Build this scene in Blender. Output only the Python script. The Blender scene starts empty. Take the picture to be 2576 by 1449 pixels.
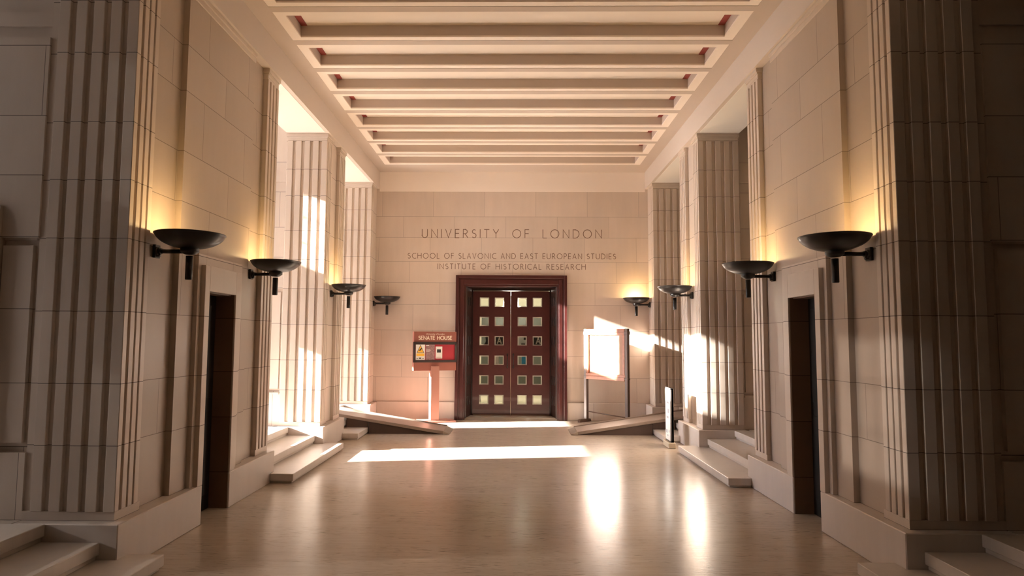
import bpy, bmesh, math, random
from mathutils import Vector, Matrix
random.seed(7)
scene = bpy.context.scene
COL = scene.collection
# ------------------------------------------------------------------ camera
W_PX, F_PX, CX, CY = 2576.0, 1630.28, 1262.95, 724.5
PITCH, YAW, ROLL = 0.0759, -0.0163, 0.0060
cam = bpy.data.cameras.new('camera')
cam.sensor_fit = 'HORIZONTAL'; cam.sensor_width = 36.0
cam.lens = F_PX / W_PX * 36.0
cam.shift_x = (W_PX / 2 - CX) / W_PX
cam.shift_y = 0.0
cam.clip_start = 0.05; cam.clip_end = 200
camo = bpy.data.objects.new('camera', cam); COL.objects.link(camo)
_r = Vector((math.cos(YAW), -math.sin(YAW), 0)); _fh = Vector((math.sin(YAW), math.cos(YAW), 0)); _z = Vector((0, 0, 1))
_F = _fh * math.cos(PITCH) + _z * math.sin(PITCH); _U = -_fh * math.sin(PITCH) + _z * math.cos(PITCH)
_R2 = _r * math.cos(ROLL) + _U * math.sin(ROLL); _U2 = _U * math.cos(ROLL) - _r * math.sin(ROLL)
M = Matrix((( _R2.x, _U2.x, -_F.x, 0.0239), (_R2.y, _U2.y, -_F.y, 0.0), (_R2.z, _U2.z, -_F.z, 1.6), (0, 0, 0, 1)))
camo.matrix_world = M
scene.camera = camo
# ------------------------------------------------------------------ world, sun, exposure
SUN_E, SKY_E, LAMP_E = 128.0, 25.0, 12.5
world = bpy.data.worlds.new('sky'); scene.world = world; world.use_nodes = True
bg = world.node_tree.nodes['Background']
bg.inputs[0].default_value = (0.80, 0.86, 1.0, 1); bg.inputs[1].default_value = SKY_E
sun = bpy.data.lights.new('sun', 'SUN'); sun.energy = SUN_E; sun.angle = math.radians(0.7); sun.color = (1.0, 0.93, 0.84)
suno = bpy.data.objects.new('sun', sun); COL.objects.link(suno)
SUN_DIR = Vector((1.0, 0.165, -0.356))
suno.rotation_euler = SUN_DIR.to_track_quat('-Z', 'Y').to_euler(); suno.location = (-12, 5, 8)
vs = scene.view_settings
scene.display_settings.display_device = 'sRGB'
vs.view_transform = 'Standard'; vs.look = 'None'; vs.exposure = 0.14; vs.gamma = 1.0; vs.use_curve_mapping = False
cy = scene.cycles
cy.max_bounces = 10; cy.diffuse_bounces = 7; cy.glossy_bounces = 5; cy.transparent_max_bounces = 12
cy.caustics_reflective = True; cy.blur_glossy = 0.6; cy.sample_clamp_indirect = 25.0
cy.use_denoising = True

# ------------------------------------------------------------------ helpers
def tag(o, label=None, cat=None, group=None, kind=None):
    if label: o['label'] = label
    if cat: o['category'] = cat
    if group: o['group'] = group
    if kind: o['kind'] = kind
    return o

def thing(name, label, cat, loc=(0, 0, 0), rz=0.0, group=None):
    o = bpy.data.objects.new(name, None); COL.objects.link(o)
    o.location = loc; o.rotation_euler = (0, 0, rz); o.empty_display_size = 0.1
    return tag(o, label, cat, group)

class MB:
    """collects shapes into one mesh"""
    def __init__(self): self.bm = bmesh.new()
    def box(self, x0, x1, y0, y1, z0, z1):
        if x0 > x1: x0, x1 = x1, x0
        if y0 > y1: y0, y1 = y1, y0
        if z0 > z1: z0, z1 = z1, z0
        v = [self.bm.verts.new(p) for p in ((x0, y0, z0), (x1, y0, z0), (x1, y1, z0), (x0, y1, z0), (x0, y0, z1), (x1, y0, z1), (x1, y1, z1), (x0, y1, z1))]
        for f in ((3, 2, 1, 0), (4, 5, 6, 7), (0, 1, 5, 4), (1, 2, 6, 5), (2, 3, 7, 6), (3, 0, 4, 7)):
            self.bm.faces.new([v[i] for i in f])
        return self
    def prism(self, pts, lo, hi, axis='z'):
        """extrude a closed polygon; axis z: pts (x,y); axis y: pts (x,z); axis x: pts (y,z)"""
        def P(p, t):
            return (p[0], p[1], t) if axis == 'z' else ((p[0], t, p[1]) if axis == 'y' else (t, p[0], p[1]))
        a = [self.bm.verts.new(P(p, lo)) for p in pts]; b = [self.bm.verts.new(P(p, hi)) for p in pts]
        n = len(pts)
        self.bm.faces.new(a); self.bm.faces.new(list(reversed(b)))
        for i in range(n): self.bm.faces.new((a[i], a[(i + 1) % n], b[(i + 1) % n], b[i]))
        return self
    def lathe(self, prof, c=(0, 0, 0), n=48, smooth=True):
        rings = []
        for r, z in prof:
            if r < 1e-6: rings.append([self.bm.verts.new((c[0], c[1], c[2] + z))])
            else: rings.append([self.bm.verts.new((c[0] + r * math.cos(2 * math.pi * i / n), c[1] + r * math.sin(2 * math.pi * i / n), c[2] + z)) for i in range(n)])
        for a, b in zip(rings, rings[1:]):
            for i in range(n):
                j = (i + 1) % n
                if len(a) == 1 and len(b) == 1: continue
                if len(a) == 1: f = self.bm.faces.new((a[0], b[j], b[i]))
                elif len(b) == 1: f = self.bm.faces.new((a[i], a[j], b[0]))
                else: f = self.bm.faces.new((a[i], a[j], b[j], b[i]))
                f.smooth = smooth
        return self
    def tube(self, p, q, r, n=16):
        p, q = Vector(p), Vector(q); d = (q - p); L = d.length; m = d.to_track_quat('Z', 'Y').to_matrix()
        a = []; b = []
        for i in range(n):
            o = m @ Vector((r * math.cos(2 * math.pi * i / n), r * math.sin(2 * math.pi * i / n), 0))
            a.append(self.bm.verts.new(p + o)); b.append(self.bm.verts.new(q + o))
        self.bm.faces.new(list(reversed(a))); self.bm.faces.new(b)
        for i in range(n):
            f = self.bm.faces.new((a[i], a[(i + 1) % n], b[(i + 1) % n], b[i])); f.smooth = True
        return self
    def quad(self, pts):
        self.bm.faces.new([self.bm.verts.new(p) for p in pts]); return self
    def build(self, name, mat, parent=None, bevel=0.0, seg=1):
        if bevel > 0:
            bmesh.ops.bevel(self.bm, geom=list(self.bm.edges), offset=bevel, segments=seg, affect='EDGES', clamp_overlap=True)
        bmesh.ops.recalc_face_normals(self.bm, faces=list(self.bm.faces))
        me = bpy.data.meshes.new(name); self.bm.to_mesh(me); self.bm.free()
        o = bpy.data.objects.new(name, me); COL.objects.link(o)
        if mat: me.materials.append(mat)
        if parent: o.parent = parent
        return o

def struct(name, mb, mat, bevel=0.0):
    return tag(mb.build(name, mat, None, bevel), kind='structure')

# ------------------------------------------------------------------ materials
def newmat(name):
    m = bpy.data.materials.new(name); m.use_nodes = True
    return m, m.node_tree, m.node_tree.nodes['Principled BSDF']

def simple(name, col, rough=0.5, metal=0.0, coat=0.0, spec=0.5, var=0.06, scale=6.0):
    m, nt, b = newmat(name); N, L = nt.nodes, nt.links
    n = N.new('ShaderNodeTexNoise'); n.inputs['Scale'].default_value = scale; n.inputs['Detail'].default_value = 5
    g = N.new('ShaderNodeNewGeometry'); L.new(g.outputs['Position'], n.inputs['Vector'])
    mx = N.new('ShaderNodeMixRGB'); mx.inputs[1].default_value = tuple(c * (1 - var) for c in col) + (1,); mx.inputs[2].default_value = tuple(min(1, c * (1 + var)) for c in col) + (1,)
    L.new(n.outputs['Fac'], mx.inputs[0]); L.new(mx.outputs[0], b.inputs['Base Color'])
    b.inputs['Roughness'].default_value = rough; b.inputs['Metallic'].default_value = metal
    b.inputs['Coat Weight'].default_value = coat; b.inputs['Specular IOR Level'].default_value = spec
    return m

def math_node(nt, op, a=None, b=None, c=None):
    n = nt.nodes.new('ShaderNodeMath'); n.operation = op
    for i, v in enumerate((a, b, c)):
        if v is None: continue
        if isinstance(v, (int, float)): n.inputs[i].default_value = v
        else: nt.links.new(v, n.inputs[i])
    return n.outputs[0]

def stone(name, col, zs, width=None, eps=0.0028, rough=0.36, veins=0.10, joint=0.33, bump=0.12, zoff=None):
    """cut stone: horizontal joints at the heights zs, staggered upright joints if width is given"""
    m, nt, b = newmat(name); N, L = nt.nodes, nt.links
    geo = N.new('ShaderNodeNewGeometry'); sp = N.new('ShaderNodeSeparateXYZ'); L.new(geo.outputs['Position'], sp.inputs[0])
    sn = N.new('ShaderNodeSeparateXYZ'); L.new(geo.outputs['True Normal'], sn.inputs[0])
    z = sp.outputs['Z']
    tot = math_node(nt, 'MULTIPLY', z, 0.0)
    for zz in zs:
        c = math_node(nt, 'COMPARE', z, zz, eps)
        tot = c if tot is None else math_node(nt, 'MAXIMUM', tot, c)
    # face must be upright
    up = math_node(nt, 'LESS_THAN', math_node(nt, 'ABSOLUTE', sn.outputs['Z']), 0.5)
    course = math_node(nt, 'MULTIPLY', z, 0.0)
    for zz in zs:
        g = math_node(nt, 'GREATER_THAN', z, zz); course = g if course is None else math_node(nt, 'ADD', course, g)
    nx = math_node(nt, 'GREATER_THAN', math_node(nt, 'ABSOLUTE', sn.outputs['X']), 0.5)
    hmix = N.new('ShaderNodeMix'); hmix.data_type = 'FLOAT'; L.new(nx, hmix.inputs[0]); L.new(sp.outputs['X'], hmix.inputs[2]); L.new(sp.outputs['Y'], hmix.inputs[3])
    h = hmix.outputs[0]
    blockid = course
    if width:
        off = math_node(nt, 'FRACT', math_node(nt, 'MULTIPLY', course, 0.5))
        off2 = math_node(nt, 'MULTIPLY', math_node(nt, 'SINE', math_node(nt, 'MULTIPLY', course, 7.3)), 0.12)
        hh = math_node(nt, 'ADD', math_node(nt, 'ADD', math_node(nt, 'DIVIDE', h, width), off), off2)
        fr = math_node(nt, 'FRACT', math_node(nt, 'ADD', hh, 50.0))
        vj = math_node(nt, 'LESS_THAN', fr, eps * 1.6 / width)
        tot = math_node(nt, 'MAXIMUM', tot, vj)
        blockid = math_node(nt, 'ADD', math_node(nt, 'MULTIPLY', course, 17.0), math_node(nt, 'FLOOR', math_node(nt, 'ADD', hh, 50.0)))
    jm = math_node(nt, 'MULTIPLY', tot, up)
    wn = N.new('ShaderNodeTexWhiteNoise'); wn.noise_dimensions = '1D'; L.new(blockid, wn.inputs['W'])
    n1 = N.new('ShaderNodeTexNoise'); n1.inputs['Scale'].default_value = 1.3; n1.inputs['Detail'].default_value = 6; L.new(geo.outputs['Position'], n1.inputs['Vector'])
    mp = N.new('ShaderNodeMapping'); mp.inputs['Scale'].default_value = (9, 9, 1.1); L.new(geo.outputs['Position'], mp.inputs[0])
    n2 = N.new('ShaderNodeTexNoise'); n2.inputs['Scale'].default_value = 1.0; n2.inputs['Detail'].default_value = 8; n2.inputs['Roughness'].default_value = 0.65; L.new(mp.outputs[0], n2.inputs['Vector'])
    v = math_node(nt, 'ADD', math_node(nt, 'MULTIPLY', n1.outputs['Fac'], 0.9), math_node(nt, 'MULTIPLY', n2.outputs['Fac'], 0.7))
    v = math_node(nt, 'ADD', v, math_node(nt, 'MULTIPLY', wn.outputs['Value'], 0.5))
    fac = math_node(nt, 'MULTIPLY', math_node(nt, 'SUBTRACT', v, 1.05), veins * 2.2)
    mult = math_node(nt, 'ADD', 1.0, fac)
    vm = N.new('ShaderNodeVectorMath'); vm.operation = 'SCALE'; vm.inputs[0].default_value = col; L.new(mult, vm.inputs['Scale'])
    mx = N.new('ShaderNodeMixRGB'); L.new(jm, mx.inputs[0]); L.new(vm.outputs[0], mx.inputs[1]); mx.inputs[2].default_value = tuple(c * joint for c in col) + (1,)
    L.new(mx.outputs[0], b.inputs['Base Color'])
    rr = math_node(nt, 'ADD', rough - 0.06, math_node(nt, 'MULTIPLY', n2.outputs['Fac'], 0.14)); L.new(math_node(nt, 'MAXIMUM', rr, math_node(nt, 'MULTIPLY', jm, 0.9)), b.inputs['Roughness'])
    bp = N.new('ShaderNodeBump'); bp.inputs['Strength'].default_value = bump; bp.inputs['Distance'].default_value = 0.004
    L.new(math_node(nt, 'SUBTRACT', math_node(nt, 'MULTIPLY', n1.outputs['Fac'], 0.5), jm), bp.inputs['Height']); L.new(bp.outputs[0], b.inputs['Normal'])
    return m

ZS_P = [0.331, 0.838, 1.262, 1.765, 2.280, 2.700, 3.120, 3.630, 4.020]
ZS_B = [0.340, 0.815, 1.237, 1.732, 2.234, 2.670, 3.088, 3.570, 3.990]
ZS_T = [0.331, 0.820, 1.262, 1.780, 2.290, 2.735, 3.170, 3.690, 4.140]
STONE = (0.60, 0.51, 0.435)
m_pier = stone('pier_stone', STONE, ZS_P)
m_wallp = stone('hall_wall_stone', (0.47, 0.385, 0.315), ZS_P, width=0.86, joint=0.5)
m_back = stone('back_wall_stone', (0.62, 0.52, 0.445), ZS_B, width=1.02, joint=0.5)
m_trans = stone('side_passage_stone', STONE, ZS_T, width=1.3)
m_plinth = stone('plinth_stone', (0.59, 0.52, 0.47), [], width=None, rough=0.4, veins=0.12)
m_step = stone('step_stone', (0.60, 0.54, 0.485), [], width=None, rough=0.3, veins=0.2)
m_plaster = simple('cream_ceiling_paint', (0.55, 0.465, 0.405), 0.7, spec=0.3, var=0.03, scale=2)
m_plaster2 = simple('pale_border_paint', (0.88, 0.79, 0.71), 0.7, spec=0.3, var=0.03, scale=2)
m_beam = simple('cream_beam_paint', (0.66, 0.575, 0.51), 0.7, spec=0.3, var=0.03, scale=2)
m_white = simple('white_soffit_paint', (0.86, 0.82, 0.76), 0.75, spec=0.3, var=0.02, scale=2)
m_red = simple('red_painted_panel', (0.30, 0.055, 0.045), 0.6)
m_lining = stone('shaded_reveal_stone', (0.20, 0.125, 0.08), ZS_P, rough=0.5)  # pier stone darkened, the doorway reveal's shade is in the colour
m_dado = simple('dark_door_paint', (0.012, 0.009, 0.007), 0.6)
m_black = simple('black_bronze', (0.011, 0.009, 0.008), 0.42, metal=0.0, coat=0.1)
m_wood = simple('mahogany', (0.058, 0.0125, 0.011), 0.34, coat=0.2, var=0.25, scale=9)
m_wood_d = simple('dark_mahogany', (0.026, 0.009, 0.007), 0.4, var=0.25, scale=9)
m_absorb = simple('bounce_absorbing_wall', (0.05, 0.03, 0.02), 0.5, var=0.3)  # unseen walls coloured dark to soak up bounced light
m_dim = stone('bounce_absorbing_stone', (0.12, 0.09, 0.07), ZS_P, width=0.86)  # stone darkened on the unseen walls to cut bounced light
m_brass = simple('brass_strip', (0.40, 0.30, 0.20), 0.3, metal=0.9)

def floor_mat(name, col, rough, contrast=0.35):
    m, nt, b = newmat(name); N, L = nt.nodes, nt.links
    geo = N.new('ShaderNodeNewGeometry')
    def noise(sc, s=1.0, det=6, r=0.6):
        mp = N.new('ShaderNodeMapping'); mp.inputs['Scale'].default_value = sc; L.new(geo.outputs['Position'], mp.inputs[0])
        n = N.new('ShaderNodeTexNoise'); n.inputs['Scale'].default_value = s; n.inputs['Detail'].default_value = det; n.inputs['Roughness'].default_value = r
        L.new(mp.outputs[0], n.inputs['Vector']); return n.outputs['Fac']
    a = noise((2.6, 17, 1), det=8, r=0.7); c = noise((1.6, 48, 1), det=4); d = noise((0.35, 0.5, 1)); e = noise((9, 120, 1), det=3, r=0.5); g2 = noise((1.4, 4.5, 1), det=3)
    v = math_node(nt, 'ADD', math_node(nt, 'MULTIPLY', a, 0.55), math_node(nt, 'ADD', math_node(nt, 'MULTIPLY', c, 0.4), math_node(nt, 'MULTIPLY', d, 0.5)))
    mult = math_node(nt, 'ADD', 1.0, math_node(nt, 'MULTIPLY', math_node(nt, 'SUBTRACT', v, 0.725), contrast * 2.0))
    # dark pits strung out along the veins
    p = math_node(nt, 'MULTIPLY', math_node(nt, 'MAXIMUM', math_node(nt, 'SUBTRACT', math_node(nt, 'ADD', e, math_node(nt, 'MULTIPLY', g2, 0.35)), 0.795), 0.0), 12.0)
    p = math_node(nt, 'MINIMUM', p, 0.65)
    vm = N.new('ShaderNodeVectorMath'); vm.operation = 'SCALE'; vm.inputs[0].default_value = col; L.new(mult, vm.inputs['Scale'])
    mx = N.new('ShaderNodeMixRGB'); L.new(p, mx.inputs[0]); L.new(vm.outputs[0], mx.inputs[1]); mx.inputs[2].default_value = tuple(k * 0.22 for k in col) + (1,)
    L.new(mx.outputs[0], b.inputs['Base Color'])
    L.new(math_node(nt, 'ADD', rough - 0.05, math_node(nt, 'MULTIPLY', c, 0.1)), b.inputs['Roughness'])
    bp = N.new('ShaderNodeBump'); bp.inputs['Strength'].default_value = 0.35; bp.inputs['Distance'].default_value = 0.002
    L.new(c, bp.inputs['Height']); L.new(bp.outputs[0], b.inputs['Normal'])
    b.inputs['Specular IOR Level'].default_value = 0.36
    return m
m_floor = floor_mat('polished_travertine', (0.45, 0.37, 0.30), 0.235)
m_floor_up = floor_mat('side_passage_travertine', (0.62, 0.56, 0.49), 0.28)

def glass_mat(name, tint=(1, 1, 1), gloss=0.08):
    m = bpy.data.materials.new(name); m.use_nodes = True; nt = m.node_tree; N, L = nt.nodes, nt.links
    for n in list(N): N.remove(n)
    out = N.new('ShaderNodeOutputMaterial'); t = N.new('ShaderNodeBsdfTransparent'); t.inputs[0].default_value = tint + (1,)
    g = N.new('ShaderNodeBsdfGlossy'); g.inputs['Roughness'].default_value = 0.03; g.inputs[0].default_value = (1, 1, 1, 1)
    mx = N.new('ShaderNodeMixShader'); mx.inputs[0].default_value = gloss
    L.new(t.outputs[0], mx.inputs[1]); L.new(g.outputs[0], mx.inputs[2]); L.new(mx.outputs[0], out.inputs[0])
    return m
m_glass = glass_mat('window_glass')
m_glass_dim = glass_mat('sun_dimming_glass', (0.9, 0.9, 0.9))  # glass of the unseen near window, greyed to weaken the sun
m_diffuser = bpy.data.materials.new('sun_diffuser'); m_diffuser.use_nodes = True
nt = m_diffuser.node_tree
for n in list(nt.nodes): nt.nodes.remove(n)
_o = nt.nodes.new('ShaderNodeOutputMaterial'); _t = nt.nodes.new('ShaderNodeBsdfTransparent'); _l = nt.nodes.new('ShaderNodeBsdfTranslucent'); _m = nt.nodes.new('ShaderNodeAddShader')
_t.inputs[0].default_value = (0.10, 0.10, 0.10, 1); _l.inputs[0].default_value = (0.23, 0.225, 0.225, 1)
nt.links.new(_t.outputs[0], _m.inputs[0]); nt.links.new(_l.outputs[0], _m.inputs[1]); nt.links.new(_m.outputs[0], _o.inputs[0])
m_frame = simple('bronze_window_frame', (0.05, 0.045, 0.04), 0.45, metal=0.4)

# ------------------------------------------------------------------ key dimensions
ZF = 0.331            # upper floor and plinth top
XP = 2.613            # plinth face
X0 = 2.685            # fluted corner face
XO = 3.36             # outer side of the piers
XW = 6.0              # outer (window) wall
YB = 12.75            # back wall
ZSOF = 4.55           # side bay soffit
ZCEIL = 4.89
P0 = (-3.0, 2.54); P1 = (4.41, 7.28); P2 = (9.147, 10.27); P3 = (12.15, YB)
BAYS = ((2.54, 4.41), (7.28, 9.147), (10.27, 12.15))

# ------------------------------------------------------------------ floors
struct('floor', MB().box(-XP - 0.5, XP + 0.5, -3.2, YB + 0.05, -0.12, 0.0).box(-1.2, 1.2, YB + 0.05, 13.2, -0.12, 0.0), m_floor)
for s in (-1, 1):
    for (a, b) in BAYS:
        struct('floor', MB().box(s * 3.5005, s * XW, a - 0.12, b + 0.125, 0.02, ZF).box(s * 3.34, s * 3.5005, a - 0.12, a, 0.02, ZF).box(s * 3.34, s * 3.5005, b, b + 0.125, 0.02, ZF), m_floor_up, 0.0)

struct('light_leak_slab', MB().box(-6.2, 6.2, -3.3, 17.2, -0.40, -0.13), m_floor_up)  # hidden slab added to stop light leaking in from below
# steps: a slab with a nosing over a set-back toe
def steps(s, a, b, label):
    t = thing('stone_steps', label, 'steps', (s * 2.9, (a + b) / 2, 0), group='stone steps up to the side bays')
    for i, (zt, xn, xb, ya, yb) in enumerate(((0.100, 2.358, 2.78, a - 0.12, b + 0.13), (0.214, 2.73, 3.15, a + 0.001, b - 0.001), (ZF, 3.105, 3.5, a + 0.001, b - 0.001))):
        zl = (0.0, 0.100, 0.214)[i]
        m = MB()
        if i == 0:
            # runs in front of the plinths on both sides, notched round them
            pts = [(xn, ya), (XP - 0.002, ya), (XP - 0.002, a + 0.002), (xb, a + 0.002), (xb, b - 0.002), (XP - 0.002, b - 0.002), (XP - 0.002, yb), (xn, yb)]
            m.prism([(s * p[0] , p[1]) for p in pts], zt - 0.076, zt, 'z')
            pts = [(xn + 0.02, ya + 0.02), (XP - 0.002, ya + 0.02), (XP - 0.002, a + 0.02), (xb, a + 0.02), (xb, b - 0.02), (XP - 0.002, b - 0.02), (XP - 0.002, yb - 0.02), (xn + 0.02, yb - 0.02)]
            m.prism([(s * p[0] , p[1]) for p in pts], 0.0, zt - 0.0755, 'z')
        else:
            m.box(s * xn, s * xb, ya, yb, zt - 0.08, zt).box(s * (xn + 0.02), s * xb, ya, yb, zl, zt - 0.0795)
        o = m.build('step', m_step, t, 0.004)
        o.location = (-s * 2.9, -(a + b) / 2, 0)
    return t
side = {-1: 'left', 1: 'right'}
for s in (-1, 1):
    steps(s, *BAYS[0], f'nearest stone steps, cut by the bottom {side[s]} corner of the picture')
    steps(s, *BAYS[1], f'stone steps on the {side[s]} between the long pier and the short pier')
    steps(s, *BAYS[2], f'stone steps on the {side[s]} partly covered by the grey access ramp')

# ------------------------------------------------------------------ piers
def hall_ribs(m, s, y0, n, z0, z1, xf, pitch=0.0722, w=0.055, d=0.024):
    for k in range(n):
        m.box(s * xf, s * (xf + d + 0.02), y0 + k * pitch, y0 + k * pitch + w, z0, z1)

def front_ribs(m, s, y, n, z0, z1, x0, pitch=0.126, w=0.080, d=0.03, sgn=1):
    for k in range(n):
        m.box(s * (x0 + k * pitch), s * (x0 + k * pitch + w), y, y + sgn * (d + 0.02), z0, z1)

def capital(m, s, xa, xb, ya, yb, e=0.018):
    m.box(s * (xa - e), s * (xb + e), ya - e, yb + e, 4.505, 4.549)
    m.box(s * (xa - e * 0.4), s * (xb + e * 0.4), ya - e * 0.4, yb + e * 0.4, 4.488, 4.506)
    m.box(s * (xa + 0.002), s * (xb - 0.002), ya + 0.002, yb - 0.002, 4.452, 4.489)

def pier(s, yA, yB, label, front=True, rear=True, hall_front=0.33, hall_rear=0.33, door=None, xf=X0, XO=3.285):
    cx, cyy = s * 3.0, (yA + yB) / 2
    t = thing('stone_pier', label, 'pillar', (cx, cyy, 0), group='fluted stone piers along the hall')
    parts = []
    led = 0.07                                     # ledge of the plinth in front of the shaft
    yf = yA + led if yA > 3 else yA
    yr = yB if not rear else yB - 0.02
    # plinth
    m = MB()
    if door:
        d0, d1, zd = door
        m.box(s * XP, s * XO, yA, d0, 0, ZF).box(s * XP, s * XO, d1, yB, 0, ZF)
    else:
        m.box(s * XP, s * XO, yA, yB if rear else YB - 0.001, 0, ZF)
    parts.append((m, 'plinth', m_plinth, 0.006))
    # front fluted block
    ya = yf; yb = yf + hall_front
    m = MB()
    m.box(s * (xf + 0.024), s * XO, ya + 0.03, yb, ZF, 4.5)                       # core
    m.box(s * (xf + 0.006), s * (XO - 0.002), ya + 0.012, yb + 0.002, ZF, 0.392)                     # base band
    m.box(s * (xf + 0.006), s * (XO - 0.002), ya + 0.012, yb + 0.002, 4.44, 4.495)
    parts.append((m, 'fluted_block', m_pier, 0.0))
    m2 = MB(); front_ribs(m2, s, ya, 5, 0.392, 4.445, xf)
    n = 4 if hall_front > 0.3 else 3
    if n: hall_ribs(m2, s, ya + 0.078, n - (0 if hall_front > 0.32 else 1), 0.392, 4.445, xf)
    parts.append((m2, 'fluting', m_pier, 0.0035))
    # plain wall and the rear pilaster
    m = MB(); yw1 = yr
    if rear:
        yp = yr - hall_rear
        mp = MB(); mp.box(s * (xf + 0.024), s * XO, yp + 0.004, yr - 0.004, ZF, 4.5); mp.box(s * (xf + 0.006), s * (XO - 0.002), yp - 0.004, yr, ZF, 0.392); mp.box(s * (xf + 0.006), s * (XO - 0.002), yp - 0.003, yr - 0.002, 4.432, 4.492)
        hall_ribs(mp, s, yp, 4, 0.392, 4.432, xf, pitch=(hall_rear - 0.058) / 3, w=0.055)
        parts.append((mp, 'pilaster', m_pier, 0.003))
        yw1 = yp + 0.003
    if door:
        d0, d1, zd = door
        # plain recessed bands each side and the raised slab with the doorway
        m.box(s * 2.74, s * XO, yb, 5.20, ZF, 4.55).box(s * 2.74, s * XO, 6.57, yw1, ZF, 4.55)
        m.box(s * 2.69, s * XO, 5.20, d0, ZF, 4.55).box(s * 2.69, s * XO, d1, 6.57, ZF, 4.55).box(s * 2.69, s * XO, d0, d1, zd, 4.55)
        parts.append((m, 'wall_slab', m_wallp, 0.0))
        q = MB()
        q.box(s * 2.652, s * 2.70, 5.452, d0, ZF, 2.30).box(s * 2.652, s * 2.70, d1, 6.345, ZF, 2.30).box(s * 2.652, s * 2.70, d0, d1, zd, 2.30)
        q.box(s * XP, s * 2.66, 5.505, d0, ZF, 2.205).box(s * XP, s * 2.66, d1, 6.235, ZF, 2.205).box(s * XP, s * 2.66, d0, d1, zd, 2.205)
        parts.append((q, 'door_surround', m_pier, 0.0025))
        q = MB(); q.box(s * 2.668, s * 2.70, 5.20, 6.57, 4.505, 4.548).box(s * 2.68, s * 2.70, 5.20, 6.57, 4.455, 4.506)
        parts.append((q, 'moulding', m_pier, 0.003))
    else:
        m.box(s * (2.74 if rear else 2.70), s * XO, yb, yw1, ZF, 4.55)
        parts.append((m, 'wall_slab', m_pier, 0.0))
    q = MB(); capital(q, s, xf, XO - 0.02, ya, yb)
    parts.append((q, 'capital', m_pier, 0.002))
    if rear:
        q = MB(); capital(q, s, xf, XO - 0.02, yp, yr - 0.022)
        parts.append((q, 'capital', m_pier, 0.002))
    for m, nm, mat, bv in parts:
        o = m.build(nm, mat, t, bv); o.location = (-cx, -cyy, 0)
    return t

PIERS = {}
for s in (-1, 1):
    w = side[s]
    pier(s, *P1, f'long fluted stone pier on the {w} with a dark doorway, nearest the viewer', hall_front=0.31, door=(5.594, 6.13, 1.985), XO=3.335)
    pier(s, *P2, f'short fluted stone pier on the {w}, standing alone between the two far flights of steps', hall_front=0.31)
    pier(s, P3[0], YB, f'shallow fluted stone pier on the {w} built into the corner of the lettered wall', rear=False, hall_front=0.25)

# walls behind the camera along the hall
for s in (-1, 1):
    nm = 'wall_' + side[s]
    struct(nm, MB().box(s * 2.70, s * XO, P0[0], P0[1], 0, 4.55), m_dim)
    # outer wall
    if s > 0:
        struct(nm, MB().box(XW, XW + 0.25, -3.2, YB + 0.2, -0.1, 5.6), m_absorb)
# side passage cross walls (face the viewer and away) between the bays
def cross_wall(s, ya, yb):
    m = MB(); x0, x1 = s * 3.2855, s * XW
    m.box(x0, x1, ya, yb, 0, 5.5)
    # cornice band both faces
    if ya > 3:
        m.box(x0, x1, ya - 0.03, ya + 0.01, 3.84, 3.95).box(x0, x1, ya - 0.012, ya + 0.01, 3.75, 3.84)
        # panelled recess next to the pier: frame, slab, sill and the outer architrave
        m.box(x0, x1, ya - 0.03, ya + 0.01, 2.28, 3.75).box(x0, x1, ya - 0.03, ya + 0.01, 0.3, 0.79)
        m.box(s * 3.31, s * 3.55, ya - 0.024, ya, 0.85, 2.23)
        m.box(s * 3.29, s * 3.60, ya - 0.05, ya, 0.775, 0.80)
        m.box(s * 3.605, s * 4.95, ya - 0.07, ya, 0.80, 2.51)
        m.box(s * 3.66, s * 4.90, ya - 0.10, ya, 0.80, 2.44)
    return struct('wall_' + side[s], m, m_trans, 0.0)
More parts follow.
